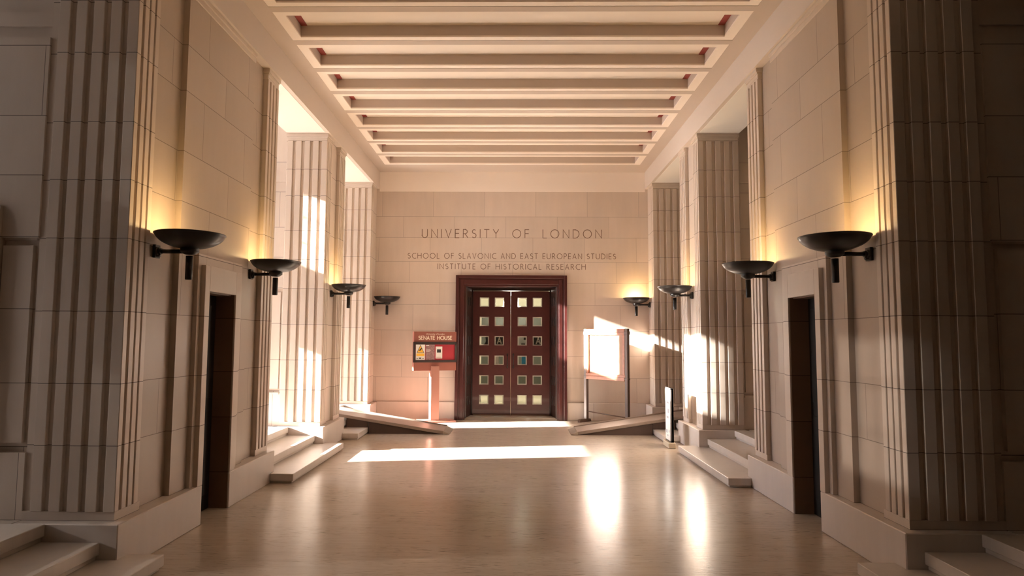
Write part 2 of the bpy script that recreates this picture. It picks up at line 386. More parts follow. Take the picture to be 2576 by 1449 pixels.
for s in (-1, 1):
    for ya, yb in ((P1[0] + 0.13, P1[1] - 0.12), (P2[0] + 0.13, P2[1] - 0.12), (P3[0] + 0.13, YB + 0.2)):
        if ya < 5:
            # keep the doorway passage clear
            m = MB(); x0, x1 = s * 3.3355, s * XW
            m.box(x0, x1, ya, 5.50, 0, 5.5).box(x0, x1, 6.2, yb, 0, 5.5).box(x0, x1, 5.5, 6.2, 2.1, 5.5)
            m.box(x0, x1, ya - 0.03, ya + 0.01, 3.84, 3.95).box(x0, x1, ya - 0.012, ya + 0.01, 3.75, 3.84)
            m.box(s * 3.375, s * 3.59, ya - 0.035, ya, 0.85, 2.23)
            m.box(s * 3.365, s * 3.62, ya - 0.012, ya, 2.27, 2.285)
            m.box(s * 3.60, s * 4.95, ya - 0.07, ya, 0.79, 2.51)
            m.box(s * 3.61, s * 4.90, ya - 0.10, ya, 0.79, 2.47)
            # wall face stands forward of the sunk panel
            m.box(x0, x1, ya - 0.045, ya, 2.285, 3.75).box(x0, x1, ya - 0.045, ya, 0.3, 0.785)
            struct('wall_' + side[s], m, m_trans)
        else: cross_wall(s, ya, yb)
    struct('wall_' + side[s], MB().box(s * (XO + 0.0005), s * XW, -3.0, P0[1] - 0.1, 0, 5.5), m_dim)
    # doorways in the long piers: dark door leaf at the back of a stone reveal
    k = 1 if s < 0 else 2
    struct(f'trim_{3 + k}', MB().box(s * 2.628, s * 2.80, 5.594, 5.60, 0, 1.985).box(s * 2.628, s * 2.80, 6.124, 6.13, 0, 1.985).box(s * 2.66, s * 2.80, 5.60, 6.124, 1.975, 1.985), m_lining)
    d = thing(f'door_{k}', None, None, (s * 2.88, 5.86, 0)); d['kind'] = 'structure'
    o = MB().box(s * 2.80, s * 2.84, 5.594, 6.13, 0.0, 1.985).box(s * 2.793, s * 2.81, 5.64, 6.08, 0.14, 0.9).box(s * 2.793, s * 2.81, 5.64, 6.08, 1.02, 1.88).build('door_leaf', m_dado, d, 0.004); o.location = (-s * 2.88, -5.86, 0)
    o = MB().tube((s * 2.795, 5.70, 0.98), (s * 2.76, 5.70, 0.98), 0.012).tube((s * 2.765, 5.70, 0.98), (s * 2.765, 5.80, 0.98), 0.010).build('door_handle', m_black, d); o.location = (-s * 2.88, -5.86, 0)

# ------------------------------------------------------------------ outer left wall with the windows the sun comes through
WIN = [(3.475, 0.505), (8.22, 0.505), (11.185, 0.515)]
m = MB(); yprev = -3.2; xa, xb = -XW - 0.25, -XW
Z1, Z2, Z3, Z4 = 0.47, 2.585, 3.68, 4.80
for yc, hw in WIN:
    m.box(xa, xb, yprev, yc - hw, -0.1, 5.6)
    m.box(xa, xb, yc - hw, yc + hw, -0.1, Z1).box(xa, xb, yc - hw, yc + hw, Z2, Z3).box(xa, xb, yc - hw, yc + hw, Z4, 5.6)
    if yc > 10: m.box(xa, xb, yc + hw - 0.17, yc + hw, Z3, Z4)  # wall strip added to keep the sun off the main doors
    yprev = yc + hw
m.box(xa, xb, yprev, YB + 0.2, -0.1, 5.6)
struct('wall_left', m, m_trans)
for i, (yc, hw) in enumerate(WIN):
    w = thing(f'window_{i+1}', None, None, (-XW - 0.12, yc, Z1)); w['kind'] = 'structure'
    f = MB(); g = MB()
    for (za, zb, nv, nh) in ((Z1, Z2, 1, 3), (Z3, Z4, 1, 2)):
        x = 0.0
        f.box(x - 0.03, x + 0.03, -hw, -hw + 0.025, za - Z1, zb - Z1).box(x - 0.03, x + 0.03, hw - 0.025, hw, za - Z1, zb - Z1)
        f.box(x - 0.03, x + 0.03, -hw, hw, za - Z1, za - Z1 + 0.025).box(x - 0.03, x + 0.03, -hw, hw, zb - Z1 - 0.025, zb - Z1)
        for k in range(1, nv + 1):
            yy = -hw + 2 * hw * k / (nv + 1); f.box(x - 0.012, x + 0.012, yy - 0.006, yy + 0.006, za - Z1, zb - Z1)
        for k in range(1, nh + 1):
            zz = za - Z1 + (zb - za) * k / (nh + 1); f.box(x - 0.012, x + 0.012, -hw, hw, zz - 0.006, zz + 0.006)
        g.box(-0.002, 0.002, -hw + 0.02, hw - 0.02, za - Z1 + 0.02, zb - Z1 - 0.02)
    if i == 0:
        bl = MB()
        for za, zb in ((Z1, Z2), (Z3, Z4)): bl.box(0.055, 0.058, -hw, hw, za - Z1, zb - Z1)
        bl.build('sun_diffuser', m_diffuser, w)  # unseen sheet added to dim the sun and soften the near bay's light
    f.build('window_frame', m_frame, w); g.build('glass', m_glass_dim if i == 0 else m_glass, w)
# ground outside the windows
struct('ground_outside', MB().box(-40, -XW - 0.3, -30, 40, -0.6, -0.5), simple('pale_paving', (0.45, 0.43, 0.40), 0.9))

# ------------------------------------------------------------------ back wall
m = MB()
DX, DZ = 1.09, 2.815
m.box(-3.4, -DX, YB, YB + 0.45, 0, 4.6).box(DX, 3.4, YB, YB + 0.45, 0, 4.6).box(-DX, DX, YB, YB + 0.45, DZ, 4.6)
struct('wall_back', m, m_back)
m = MB().box(-XP, -DX - 0.004, YB - 0.05, YB, 0, 0.34).box(DX + 0.004, XP, YB - 0.05, YB, 0, 0.34)
struct('baseboard_back', m, stone('back_plinth_stone', (0.61, 0.52, 0.455), [], width=1.6, rough=0.4), 0.005)
# wall behind the camera
struct('wall_front', MB().box(-6, 6, -3.3, -3.0, -0.1, 5.6), m_absorb)
# ------------------------------------------------------------------ ceiling with coffers, beams, side bay soffits
cz0, cz1 = ZCEIL, ZCEIL + 0.004
ny0 = 6.335 - 0.745 * 12; NC = 20
m = MB(); CXo = 2.442
top = 5.2
m.box(-2.75, -CXo, -3.2, YB + 0.1, cz0, top).box(CXo, 2.75, -3.2, YB + 0.1, cz0, top)
prev = -3.2
starts = [ny0 + 0.745 * k for k in range(NC)]
for a in starts:
    if a > 12: break
    if a < -3.1: continue
    m.box(-CXo, CXo, prev, a, cz0, top); prev = a + 0.643
m.box(-CXo, CXo, prev, YB + 0.1, cz0, top)
m.box(-2.75, 2.75, -3.2, YB + 0.1, top - 0.02, top + 0.1)
ceil = struct('ceiling', m, m_plaster)
starts = [a for a in starts if -3.1 < a < 12]
for a in starts:
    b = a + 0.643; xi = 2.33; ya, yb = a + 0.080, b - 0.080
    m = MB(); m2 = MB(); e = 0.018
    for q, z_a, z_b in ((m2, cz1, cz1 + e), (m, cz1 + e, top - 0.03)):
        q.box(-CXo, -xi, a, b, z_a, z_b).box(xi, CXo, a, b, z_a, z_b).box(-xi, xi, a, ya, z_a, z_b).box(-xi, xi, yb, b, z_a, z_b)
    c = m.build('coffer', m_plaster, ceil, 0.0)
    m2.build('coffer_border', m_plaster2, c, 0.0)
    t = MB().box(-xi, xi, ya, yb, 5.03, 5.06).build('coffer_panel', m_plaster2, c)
    for s in (-1, 1):
        MB().box(s * 2.262, s * (xi - 0.0005), ya + 0.0005, yb - 0.0005, 5.024, 5.0302).build('end_panel', m_red, c)
    tl = m_plaster
for i, s in enumerate((-1, 1)):
    o = struct(f'trim_{i+1}', MB().box(s * 2.645, s * 3.27, -3.2, YB + 0.1, ZSOF, 5.4), m_beam)
for s in (-1, 1):
    for (a, b) in BAYS: struct('ceiling', MB().box(s * 2.70, s * 3.268, a, b - 0.001, ZSOF - 0.004, ZSOF), m_white)
struct('trim_3', MB().box(-2.645, 2.645, YB - 0.005, YB + 0.4, 4.495, 5.2), m_plaster2)
for s in (-1, 1):
    # upper wall over the soffit and the passage ceiling
    struct('ceiling', MB().box(s * 3.27, s * 5.999, -2.99, YB + 0.2, 5.4, 5.49), m_white)

# ------------------------------------------------------------------ uplighter wall lamps
m_bulb, nt, b = newmat('lit_bulb'); b.inputs['Base Color'].default_value = (1, .8, .5, 1)
b.inputs['Emission Color'].default_value = (1.0, 0.70, 0.34, 1); b.inputs['Emission Strength'].default_value = 30.0
m_bulb_off = simple('unlit_bulb', (0.7, 0.65, 0.55), 0.2)
m_bowl_in = simple('bowl_lining', (0.75, 0.66, 0.5), 0.5)
m_bowl = simple('dark_bronze_bowl', (0.013, 0.011, 0.010), 0.36, metal=0.15, coat=0.12, var=0.1)
def make_lamp(lit=True):
    """origin on the wall at arm height, bowl out along +x"""
    t = thing('wall_lamp', None, None)
    RX, R = 0.27, 0.252
    plate = MB().box(0.0, 0.022, -0.035, 0.035, -0.052, 0.050)
    plate.tube((0.0, 0, 0.0), (0.035, 0, 0.0), 0.034, 20).tube((0.01, 0, -0.03), (0.045, 0, -0.034), 0.012, 12)
    plate.build('wall_plate', m_black, t, 0.002)
    MB().tube((0.02, 0, 0.0), (RX - 0.03, 0, 0.0), 0.0165, 20).tube((0.03, 0, 0), (0.05, 0, 0), 0.024, 20).build('arm', m_black, t)
    hub = MB().lathe([(0, 0.034), (0.066, 0.034), (0.068, 0.030), (0.068, -0.004), (0.060, -0.008), (0.052, -0.016), (0.040, -0.022), (0.0275, -0.026), (0, -0.026)], (RX, 0, 0), 40)
    hub.build('hub', m_black, t)
    MB().lathe([(0, -0.035), (0.0265, -0.035), (0.0265, -0.214), (0.023, -0.219), (0, -0.219)], (RX, 0, 0), 32).build('stem', m_black, t)
    prof = []
    zr, zb = 0.128, 0.018
    for i in range(15):
        u = i / 14; r = R * math.sin(u * math.pi / 2 * 0.90) / math.sin(math.pi / 2 * 0.90)
        z = zb + (zr - zb) * (1 - math.cos(u * math.pi / 2 * 0.90)) / (1 - math.cos(math.pi / 2 * 0.90))
        prof.append((r, z))
    rim = [(R + 0.004, zr), (R + 0.004, zr + 0.007), (R - 0.004, zr + 0.007)]
    inner = [(max(0, r - 0.005), z + 0.006) for r, z in reversed(prof[:-1])]
    MB().lathe(prof + rim + inner, (RX, 0, 0), 64).build('bowl', m_bowl, t)
    MB().lathe([(r, z + 0.007) for r, z in [(max(0, p[0] - 0.007), p[1]) for p in prof[:-1]]], (RX, 0, 0), 48).build('reflector', m_bowl_in, t)
    # lamp holder and glass tube bulb inside
    MB().lathe([(0, 0.02), (0.02, 0.02), (0.02, 0.06), (0, 0.06)], (RX, 0, 0), 16).build('lamp_holder', m_black, t)
    MB().lathe([(0, 0.0605), (0.012, 0.062), (0.022, 0.078), (0.022, 0.095), (0.012, 0.108), (0, 0.112)], (RX, 0, 0), 20).build('bulb', m_bulb if lit else m_bulb_off, t)
    if lit:
        li = bpy.data.lights.new('lamp_light', 'POINT'); li.energy = LAMP_E; li.color = (1.0, 0.68, 0.31); li.shadow_soft_size = 0.035
        lo = bpy.data.objects.new('lamp_light', li); COL.objects.link(lo); lo.location = (RX, 0, 0.118); lo.parent = t
    return t
def copy_tree(o, parent=None):
    c = o.copy(); COL.objects.link(c); c.parent = parent
    for ch in [x for x in bpy.data.objects if x.parent == o]: copy_tree(ch, c)
    return c
LA = [(2.735, 4.92), (2.735, 6.735), (2.735, 9.78), (2.695, 12.60)]
names = {(-1, 0): 'largest black bowl lamp of the left side, beside the nearest fluted pier', (-1, 1): 'black bowl lamp at the far end of the left long pier, past the dark doorway',
         (-1, 2): 'bowl lamp on the short left pier between the two flights of steps', (-1, 3): 'small unlit bowl lamp at the left edge of the lettered wall',
         (1, 0): 'largest black bowl lamp of the right side, beside the nearest dark fluted pier', (1, 1): 'black bowl lamp at the far end of the right long pier, past the doorway',
         (1, 2): 'pale sunlit bowl lamp on the short right pier', (1, 3): 'small glowing bowl lamp above the notice board on the right of the lettered wall'}
lit = make_lamp(True); unlit = make_lamp(False)
first = True
for s in (-1, 1):
    for i, (x, y) in enumerate(LA):
        if (s, i) == (-1, 3): t = unlit
        elif first: t = lit; first = False
        else: t = copy_tree(lit)
        t.location = (s * x, y, 2.245); t.rotation_euler = (0, 0, 0 if s < 0 else math.pi)
        tag(t, names[(s, i)], 'lamp', 'bowl wall lamps')

# ------------------------------------------------------------------ stroke lettering (cut letters)
def arc(cx, cy_, rx, ry, a0, a1, n=18): return [(cx + rx * math.cos(math.radians(a0 + (a1 - a0) * i / n)), cy_ + ry * math.sin(math.radians(a0 + (a1 - a0) * i / n))) for i in range(n + 1)]
S_ = arc(.25, .745, .21, .235, 45, 250, 12) [:-1] + arc(.25, .265, .235, .26, 75, -140, 14)
GL = {
 'A': (.68, [[(0, 0), (.34, 1), (.68, 0)], [(.12, .33), (.56, .33)]]), 'B': (.5, [[(0, 0), (0, 1), (.25, 1)] + arc(.25, .76, .2, .24, 90, -90, 8) + [(0, .52)], [(.25, .52)] + arc(.27, .26, .23, .26, 90, -90, 8) + [(0, 0)]]),
 'C': (.70, [arc(.5, .5, .5, .5, 62, 298, 22)]), 'D': (.72, [[(0, 0), (0, 1), (.22, 1)] + arc(.22, .5, .5, .5, 90, -90, 18) + [(0, 0)]]),
 'E': (.46, [[(.46, 1), (0, 1), (0, 0), (.46, 0)], [(0, .52), (.42, .52)]]), 'F': (.46, [[(.46, 1), (0, 1), (0, 0)], [(0, .52), (.42, .52)]]),
 'H': (.70, [[(0, 0), (0, 1)], [(.7, 0), (.7, 1)], [(0, .52), (.7, .52)]]), 'I': (.0, [[(0, 0), (0, 1)]]), 'L': (.44, [[(0, 1), (0, 0), (.44, 0)]]),
 'N': (.70, [[(0, 0), (0, 1), (.7, 0), (.7, 1)]]), 'O': (.98, [arc(.49, .5, .49, .5, 0, 360, 36)]), 'P': (.48, [[(0, 0), (0, 1), (.22, 1)] + arc(.22, .74, .26, .26, 90, -90, 12) + [(0, .48)]]),
 'R': (.56, [[(0, 0), (0, 1), (.22, 1)] + arc(.22, .74, .26, .26, 90, -90, 12) + [(0, .48)], [(.22, .48), (.56, 0)]]), 'S': (.48, [S_]),
 'T': (.58, [[(0, 1), (.58, 1)], [(.29, 1), (.29, 0)]]), 'U': (.64, [[(0, 1), (0, .3)] + arc(.32, .3, .32, .3, 180, 360, 14) + [(.64, 1)]]),
 'V': (.66, [[(0, 1), (.33, 0), (.66, 1)]]), 'Y': (.64, [[(0, 1), (.32, .5), (.64, 1)], [(.32, .5), (.32, 0)]]), 'G': (.74, [arc(.5, .5, .5, .5, 55, 360, 22) + [(.6, .5)]]),
}
def text_mb(txt, h, width, stroke, gap=0.26, space=0.75, depth=0.004, centre=True, split=False):
    """upright lettering in the xz plane, spaced out to the given width; front faces -y"""
    nat = []; tw = 0
    for ch in txt:
        if ch == ' ': tw += 0; nat.append(None); continue
        nat.append(GL[ch][0] * h)
    glyph_w = sum(w for w in nat if w is not None)
    slots = 0.0
    for a, bch in zip(txt, txt[1:]):
        slots += 0 if bch == ' ' else (space / gap if a == ' ' else 1)
    g = (width - glyph_w) / slots
    m = MB(); x = -width / 2 if centre else 0; outl = []
    hs = stroke / 2
    for i, ch in enumerate(txt):
        if ch == ' ': x += g * (space / gap) - g; continue
        w, strokes = GL[ch]
        if split: m = MB(); outl.append(m)
        for st in strokes:
            pts = [Vector((x + px * h, pz * h)) for px, pz in st]
            closed = (pts[0] - pts[-1]).length < 1e-5
            if closed: pts = pts[:-1]
            n = len(pts); L_, R_ = [], []
            for k in range(n):
                p = pts[k]; a = pts[k - 1] if (k > 0 or closed) else None; c = pts[(k + 1) % n] if (k < n - 1 or closed) else None
                d1 = (p - a).normalized() if a is not None else (c - p).normalized(); d2 = (c - p).normalized() if c is not None else d1
                n1 = Vector((-d1.y, d1.x)); n2 = Vector((-d2.y, d2.x)); nn = (n1 + n2)
                if nn.length < 1e-4: nn = n1
                nn.normalize(); k_ = 1 / max(0.45, nn.dot(n1))
                e0 = p
                if a is None: e0 = p - d1 * hs * 0.6
                if c is None: e0 = p + d1 * hs * 0.6
                L_.append(e0 + nn * hs * k_); R_.append(e0 - nn * hs * k_)
            vl = [[m.bm.verts.new((q.x, yy, q.y)) for q in L_] for yy in (0, depth)]; vr = [[m.bm.verts.new((q.x, yy, q.y)) for q in R_] for yy in (0, depth)]
            for k in range(n if closed else n - 1):
                j = (k + 1) % n
                m.bm.faces.new((vl[0][k], vr[0][k], vr[0][j], vl[0][j])); m.bm.faces.new((vl[1][k], vl[1][j], vr[1][j], vr[1][k]))
                m.bm.faces.new((vl[0][k], vl[0][j], vl[1][j], vl[1][k])); m.bm.faces.new((vr[0][k], vr[1][k], vr[1][j], vr[0][j]))
        x += w * h + g
    return outl if split else m
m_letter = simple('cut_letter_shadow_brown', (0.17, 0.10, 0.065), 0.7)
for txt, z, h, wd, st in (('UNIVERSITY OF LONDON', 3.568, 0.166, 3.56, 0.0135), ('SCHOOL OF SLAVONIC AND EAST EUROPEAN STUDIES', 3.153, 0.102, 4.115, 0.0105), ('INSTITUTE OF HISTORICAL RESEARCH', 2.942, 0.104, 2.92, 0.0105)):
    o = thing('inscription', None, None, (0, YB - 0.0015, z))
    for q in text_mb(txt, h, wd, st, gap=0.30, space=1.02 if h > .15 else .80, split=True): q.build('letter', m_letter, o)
    tag(o, {'U': 'large inscription UNIVERSITY OF LONDON, topmost line on the stone wall', 'S': 'middle inscription line beginning SCHOOL OF SLAVONIC', 'I': 'lowest inscription line, INSTITUTE OF HISTORICAL RESEARCH, just above the doors'}[txt[0]], 'lettering', 'cut lettering on the far wall')

# ------------------------------------------------------------------ main doors
door = thing('door_3', None, None, (0, YB, 0)); door['kind'] = 'structure'
fr = MB()
def ring(m, xi, xo, zi, zo, y0, y1): m.box(-xo, -xi, y0, y1, 0, zo).box(xi, xo, y0, y1, 0, zo).box(-xi, xi, y0, y1, zi, zo)
ring(fr, 1.03, 1.09, 2.755, 2.815, -0.09, 0.30)
ring(fr, 0.995, 1.04, 2.72, 2.765, -0.065, 0.30)
ring(fr, 0.93, 1.0, 2.635, 2.73, -0.075, 0.30)
ring(fr, 0.895, 0.94, 2.595, 2.645, -0.045, 0.42)
fr.build('door_frame', m_wood, door, 0.004)
rv = MB(); rv.box(-1.0, -0.90, 0.28, 0.50, 0, 2.70).box(0.90, 1.0, 0.28, 0.50, 0, 2.70).box(-1, 1, 0.28, 0.50, 2.60, 2.7)
ring(rv, 0.775, 0.91, 2.545, 2.62, 0.36, 0.44)
rv.build('jamb_lining', m_wood_d, door, 0.003)
for s in (-1, 1):                                # outer leaves folded back into the reveals
    lf = MB(); lf.prism([(s * 0.893, -0.04), (s * 0.868, -0.03), (s * 0.80, 0.345), (s * 0.83, 0.352)], 0.03, 2.585, 'z')
    o = lf.build('folded_leaf', m_wood_d, door, 0.002)
    bl = MB()
    for k in range(6):
        z = 0.36 + 0.39 * k
        for u in (0.3, 0.72):
            x = 0.868 + (0.80 - 0.868) * u; y = -0.03 + 0.375 * u
            bl.box(s * (x - 0.006), s * (x + 0.006), y - 0.035, y + 0.035, z - 0.085, z + 0.085)
    bl.build('glazed_square', m_black, o, 0.003)
m_pane = glass_mat('door_pane_glass', (0.93, 0.95, 0.9), 0.035)
m_bev = simple('bevelled_glass_edge', (0.70, 0.66, 0.58), 0.15, spec=0.8)  # pale colour stands in for light refracted at the pane edges
nb = m_bev.node_tree.nodes['Principled BSDF']; nb.inputs['Transmission Weight'].default_value = 0.55; nb.inputs['IOR'].default_value = 1.25
ZC = [0.356, 0.747, 1.140, 1.530, 1.918, 2.307]
for s in (-1, 1):
    xc = [-0.542, -0.240] if s < 0 else [0.222, 0.526]
    xa, xb = (-0.773, -0.0135) if s < 0 else (-0.0055, 0.773)
    lf = MB(); y0, y1 = 0.335, 0.385
    xs = sorted([xa, xb] + [c + d for c in xc for d in (-0.099, 0.099)]); zs = sorted([0.045, 2.525] + [c + d for c in ZC for d in (-0.099, 0.099)])
    holes = [(c - 0.099, d - 0.099) for c in xc for d in ZC]
    for i in range(len(xs) - 1):
        if i % 2 == 0: lf.box(xs[i], xs[i + 1], y0, y1, zs[0], zs[-1])
        else:
            for j in range(0, len(zs) - 1, 2): lf.box(xs[i], xs[i + 1], y0, y1, zs[j], zs[j + 1])
    leaf = lf.build('door_leaf', m_wood, door)
    for c in xc:
        for d in ZC:
            r = 0.099; e = 0.026
            fm = MB()
            fm.box(c - r, c + r, y0 - 0.006, y0 + 0.002, d + r - 0.006, d + r + 0.006).box(c - r, c + r, y0 - 0.006, y0 + 0.002, d - r - 0.006, d - r + 0.006)
            fm.box(c - r - 0.006, c - r + 0.006, y0 - 0.006, y0 + 0.002, d - r - 0.006, d + r + 0.006).box(c + r - 0.006, c + r + 0.006, y0 - 0.006, y0 + 0.002, d - r - 0.006, d + r + 0.006)
            p = fm.build('pane_bead', m_wood, leaf)
            MB().box(c - r + e, c + r - e, y0 + 0.012, y0 + 0.020, d - r + e, d + r - e).build('pane', m_pane, leaf)
            bv = MB()
            o_ = [(c - r, d - r), (c + r, d - r), (c + r, d + r), (c - r, d + r)]; i_ = [(c - r + e, d - r + e), (c + r - e, d - r + e), (c + r - e, d + r - e), (c - r + e, d + r - e)]
            for k in range(4):
                q = (k + 1) % 4
                bv.prism([(o_[k][0], o_[k][1]), (o_[q][0], o_[q][1]), (i_[q][0], i_[q][1]), (i_[k][0], i_[k][1])], y0 + 0.012, y0 + 0.024, 'y')
            bv.build('pane_bevel', m_bev, leaf)
    hx = -0.075 if s < 0 else 0.045
    h = MB(); pts = [(hx, y0, 1.255), (hx, y0 - 0.03, 1.24), (hx, y0 - 0.045, 1.20), (hx, y0 - 0.045, 1.05), (hx, y0 - 0.03, 1.015), (hx, y0, 1.0)]
    for a, b_ in zip(pts, pts[1:]): h.tube(a, b_, 0.008, 12)
    h.box(hx - 0.016, hx + 0.016, y0 - 0.005, y0, 1.235, 1.275).box(hx - 0.016, hx + 0.016, y0 - 0.005, y0, 0.98, 1.02)
    h.build('pull_handle', m_black, leaf)
    MB().box(xa + 0.02, xb - 0.01, y0 - 0.004, y0, 0.05, 0.062).build('kick_strip', m_brass, leaf)
MB().box(-0.0125, -0.0065, 0.35, 0.37, 0.045, 2.525).build('meeting_strip', m_brass, door)
MB().box(-0.77, 0.75, 0.32, 0.40, 2.527, 2.540).build('head_strip', m_brass, door)
MB().box(-0.9, 0.9, -0.02, 0.44, 0.0, 0.045).build('threshold', simple('grey_threshold_stone', (0.30, 0.25, 0.20), 0.5), door)

# ------------------------------------------------------------------ lobby seen through the door panes
m_lob = simple('pale_lobby_paint', (0.62, 0.58, 0.47), 0.7)
m_lobd = simple('dark_lobby_screen', (0.05, 0.048, 0.036), 0.5)
m = MB(); m.box(-2.2, -2.1, YB + 0.45, 17, 0, 3.4).box(2.1, 2.2, YB + 0.45, 17, 0, 3.4).box(-2.2, 2.2, 17, 17.1, 0, 3.4).box(-2.2, 2.2, YB + 0.45, 17.1, 3.3, 3.4)
struct('wall_lobby', m, m_lob)
struct('floor', MB().box(-2.2, 2.2, 13.2, 17.1, -0.12, 0.0), simple('pale_lobby_floor', (0.55, 0.52, 0.45), 0.3))
sc = thing('glazed_screen', 'dark framed glazed screen across the lobby, seen through the door panes', 'screen', (0, 16.2, 0))
f = MB()
for x in (-1.6, -0.8, 0.0, 0.8, 1.6): f.box(x - 0.05, x + 0.05, -0.04, 0.04, 0, 2.25)
f.box(-1.65, 1.65, -0.04, 0.04, 2.2, 2.3).box(-1.65, 1.65, -0.04, 0.04, 0.0, 0.28)
f.build('screen_frame', m_lob, sc)
MB().box(-1.6, 1.6, 0.02, 0.035, 0.28, 2.2).build('dark_panel', m_lobd, sc)
gl = thing('globe_light', 'round white globe light glowing in the lobby above the doors', 'lamp', (0.0, 14.6, 2.69))
m_globe, nt, b = newmat('opal_globe'); b.inputs['Emission Color'].default_value = (1, .93, .8, 1); b.inputs['Emission Strength'].default_value = 5.0
MB().lathe([(0, -0.16), (0.09, -0.14), (0.16, -0.06), (0.18, 0.02), (0.16, 0.1), (0.08, 0.16), (0, 0.17)], (0, 0, 0), 32).build('globe', m_globe, gl)
MB().tube((0, 0, 0.16), (0, 0, 0.62), 0.01).build('rod', m_black, gl)
li = bpy.data.lights.new('globe_lamp', 'POINT'); li.energy = 190; li.color = (1, .93, .8); li.shadow_soft_size = 0.19
lo = bpy.data.objects.new('globe_lamp', li); COL.objects.link(lo); lo.location = (0, 0, 0.0); lo.parent = gl; lo.location = (0, -0.0, -0.38)
m_paper = simple('white_paper', (0.82, 0.80, 0.76), 0.8); m_ink = simple('black_ink', (0.03, 0.03, 0.03), 0.7)
def lettersheet(cx, cz, txt, label, w, flip=False):
    t = thing('letter_sheet', label, 'sign', (cx, YB + 0.50, cz), group='black and white lettered sheets behind the door glass')
    MB().box(-w / 2, w / 2, 0, 0.004, -0.12, 0.12).build('sheet', m_ink, t)
    o = text_mb(txt, 0.115, w * (0.92 if len(txt) > 1 else .3), 0.026, depth=0.004).build('letters', m_paper, t); o.location = (0, -0.0045, -0.055)
    return t
lettersheet(-0.255, 1.53, 'DAS', 'sheet lettered DAS behind the second pane of the third row', 0.34)
lettersheet(0.475, 1.53, 'DA', 'sheet lettered DA behind the last pane of the third row', 0.25)
t = thing('torn_poster', 'black angular poster behind the first pane of the third row', 'poster', (-0.49, YB + 0.50, 1.53))
MB().prism([(-0.06, 0.11), (0.06, 0.10), (0.025, 0.0), (0.07, -0.10), (-0.08, -0.11), (-0.02, 0.0)], 0, 0.004, 'y').build('poster', m_ink, t)
t = thing('notice', 'pale blue notice with dark marks behind the third pane of the third row', 'notice', (0.235, YB + 0.50, 1.53))
MB().box(-0.09, 0.075, 0, 0.004, -0.12, 0.12).build('sheet', simple('pale_blue_paper', (0.62, 0.68, 0.70), 0.7), t)
MB().box(0.02, 0.07, -0.003, 0, 0.02, 0.07).box(-0.03, 0.05, -0.003, 0, -0.075, -0.055).build('print', m_ink, t)
t = tag(MB().box(0.215, 0.31, YB + 0.50, YB + 0.504, 1.03, 1.25).build('blue_notice', simple('bright_blue_paper', (0.06, 0.42, 0.78), 0.6)), 'bright blue notice behind the fourth row of door panes', 'notice')
t = tag(MB().box(-0.36, -0.25, YB + 0.50, YB + 0.504, 1.02, 1.26).build('white_notice', m_paper), 'white notice behind the second pane of the fourth row', 'notice')
t = tag(MB().box(-0.47, -0.435, YB + 0.50, YB + 0.504, 1.02, 1.26).build('white_notice', m_paper), 'narrow white notice behind the first pane of the fourth row', 'notice')

# ------------------------------------------------------------------ ramps
m_ramp = simple('ribbed_ramp_deck', (0.34, 0.27, 0.225), 0.42, metal=0.35, var=0.12, scale=30)
m_rskirt = simple('dark_ramp_skirt', (0.075, 0.045, 0.033), 0.6)
m_flap = simple('ramp_aluminium_flap', (0.50, 0.43, 0.36), 0.35, metal=0.6)
def ramp(s, label):
    t = thing('access_ramp', label, 'ramp', (s * 1.9, 11.12, 0), group='portable access ramps')
    xt, xu, zu = 1.0, 3.20, 0.355
    y0, y1 = (10.80, 11.45) if s < 0 else (10.85, 11.47)
    sl = lambda x: 0.012 + (x - xt) * (zu - 0.012) / (xu - xt)
    P = lambda x, z: (s * x, z)
    o = []
    o.append(MB().prism([P(xt + 0.10, sl(xt + .1)), P(xu, sl(xu)), P(xu, sl(xu) + 0.022), P(xt + 0.10, sl(xt + 0.1) + 0.022)], y0 + 0.02, y1 - 0.02, 'y').build('deck', m_ramp, t))
    for ya in (y0, y1 - 0.02):
        o.append(MB().prism([P(xt + 0.10, max(0.0, sl(xt + .1) - 0.03)), P(xu, sl(xu) - 0.022), P(xu, sl(xu) + (0.024 if ya == y0 else 0.05)), P(xt + 0.10, sl(xt + 0.1) + (0.024 if ya == y0 else 0.04))], ya, ya + 0.02, 'y').build('side_rail', m_ramp, t, 0.003))
    o.append(MB().prism([P(xt, 0.0005), P(xt + 0.11, 0.0005), P(xt + 0.11, sl(xt + .11) + 0.024), P(xt, 0.006)], y0 - 0.002, y1 + 0.002, 'y').build('flap', m_flap, t, 0.001))
    # closed skirts under the deck stopping at the steps
    for ya in (y0 + 0.022, y1 - 0.037):
        o.append(MB().prism([P(xt + 0.14, 0.0), P(2.345, 0.0), P(2.345, sl(2.345) - 0.002), P(xt + 0.14, sl(xt + 0.14))], ya, ya + 0.015, 'y').build('skirt', m_rskirt, t))
        o.append(MB().prism([P(2.35, 0.102), P(2.715, 0.102), P(2.715, sl(2.715)), P(2.35, sl(2.35) - 0.002)], ya, ya + 0.015, 'y').build('skirt', m_rskirt, t))
    for q in o: q.location = (-s * 1.9, -11.12, 0)
    return t
ramp(-1, 'grey access ramp on the left, in front of the tall red sign')
ramp(1, 'grey access ramp on the right, behind the white standing sign')

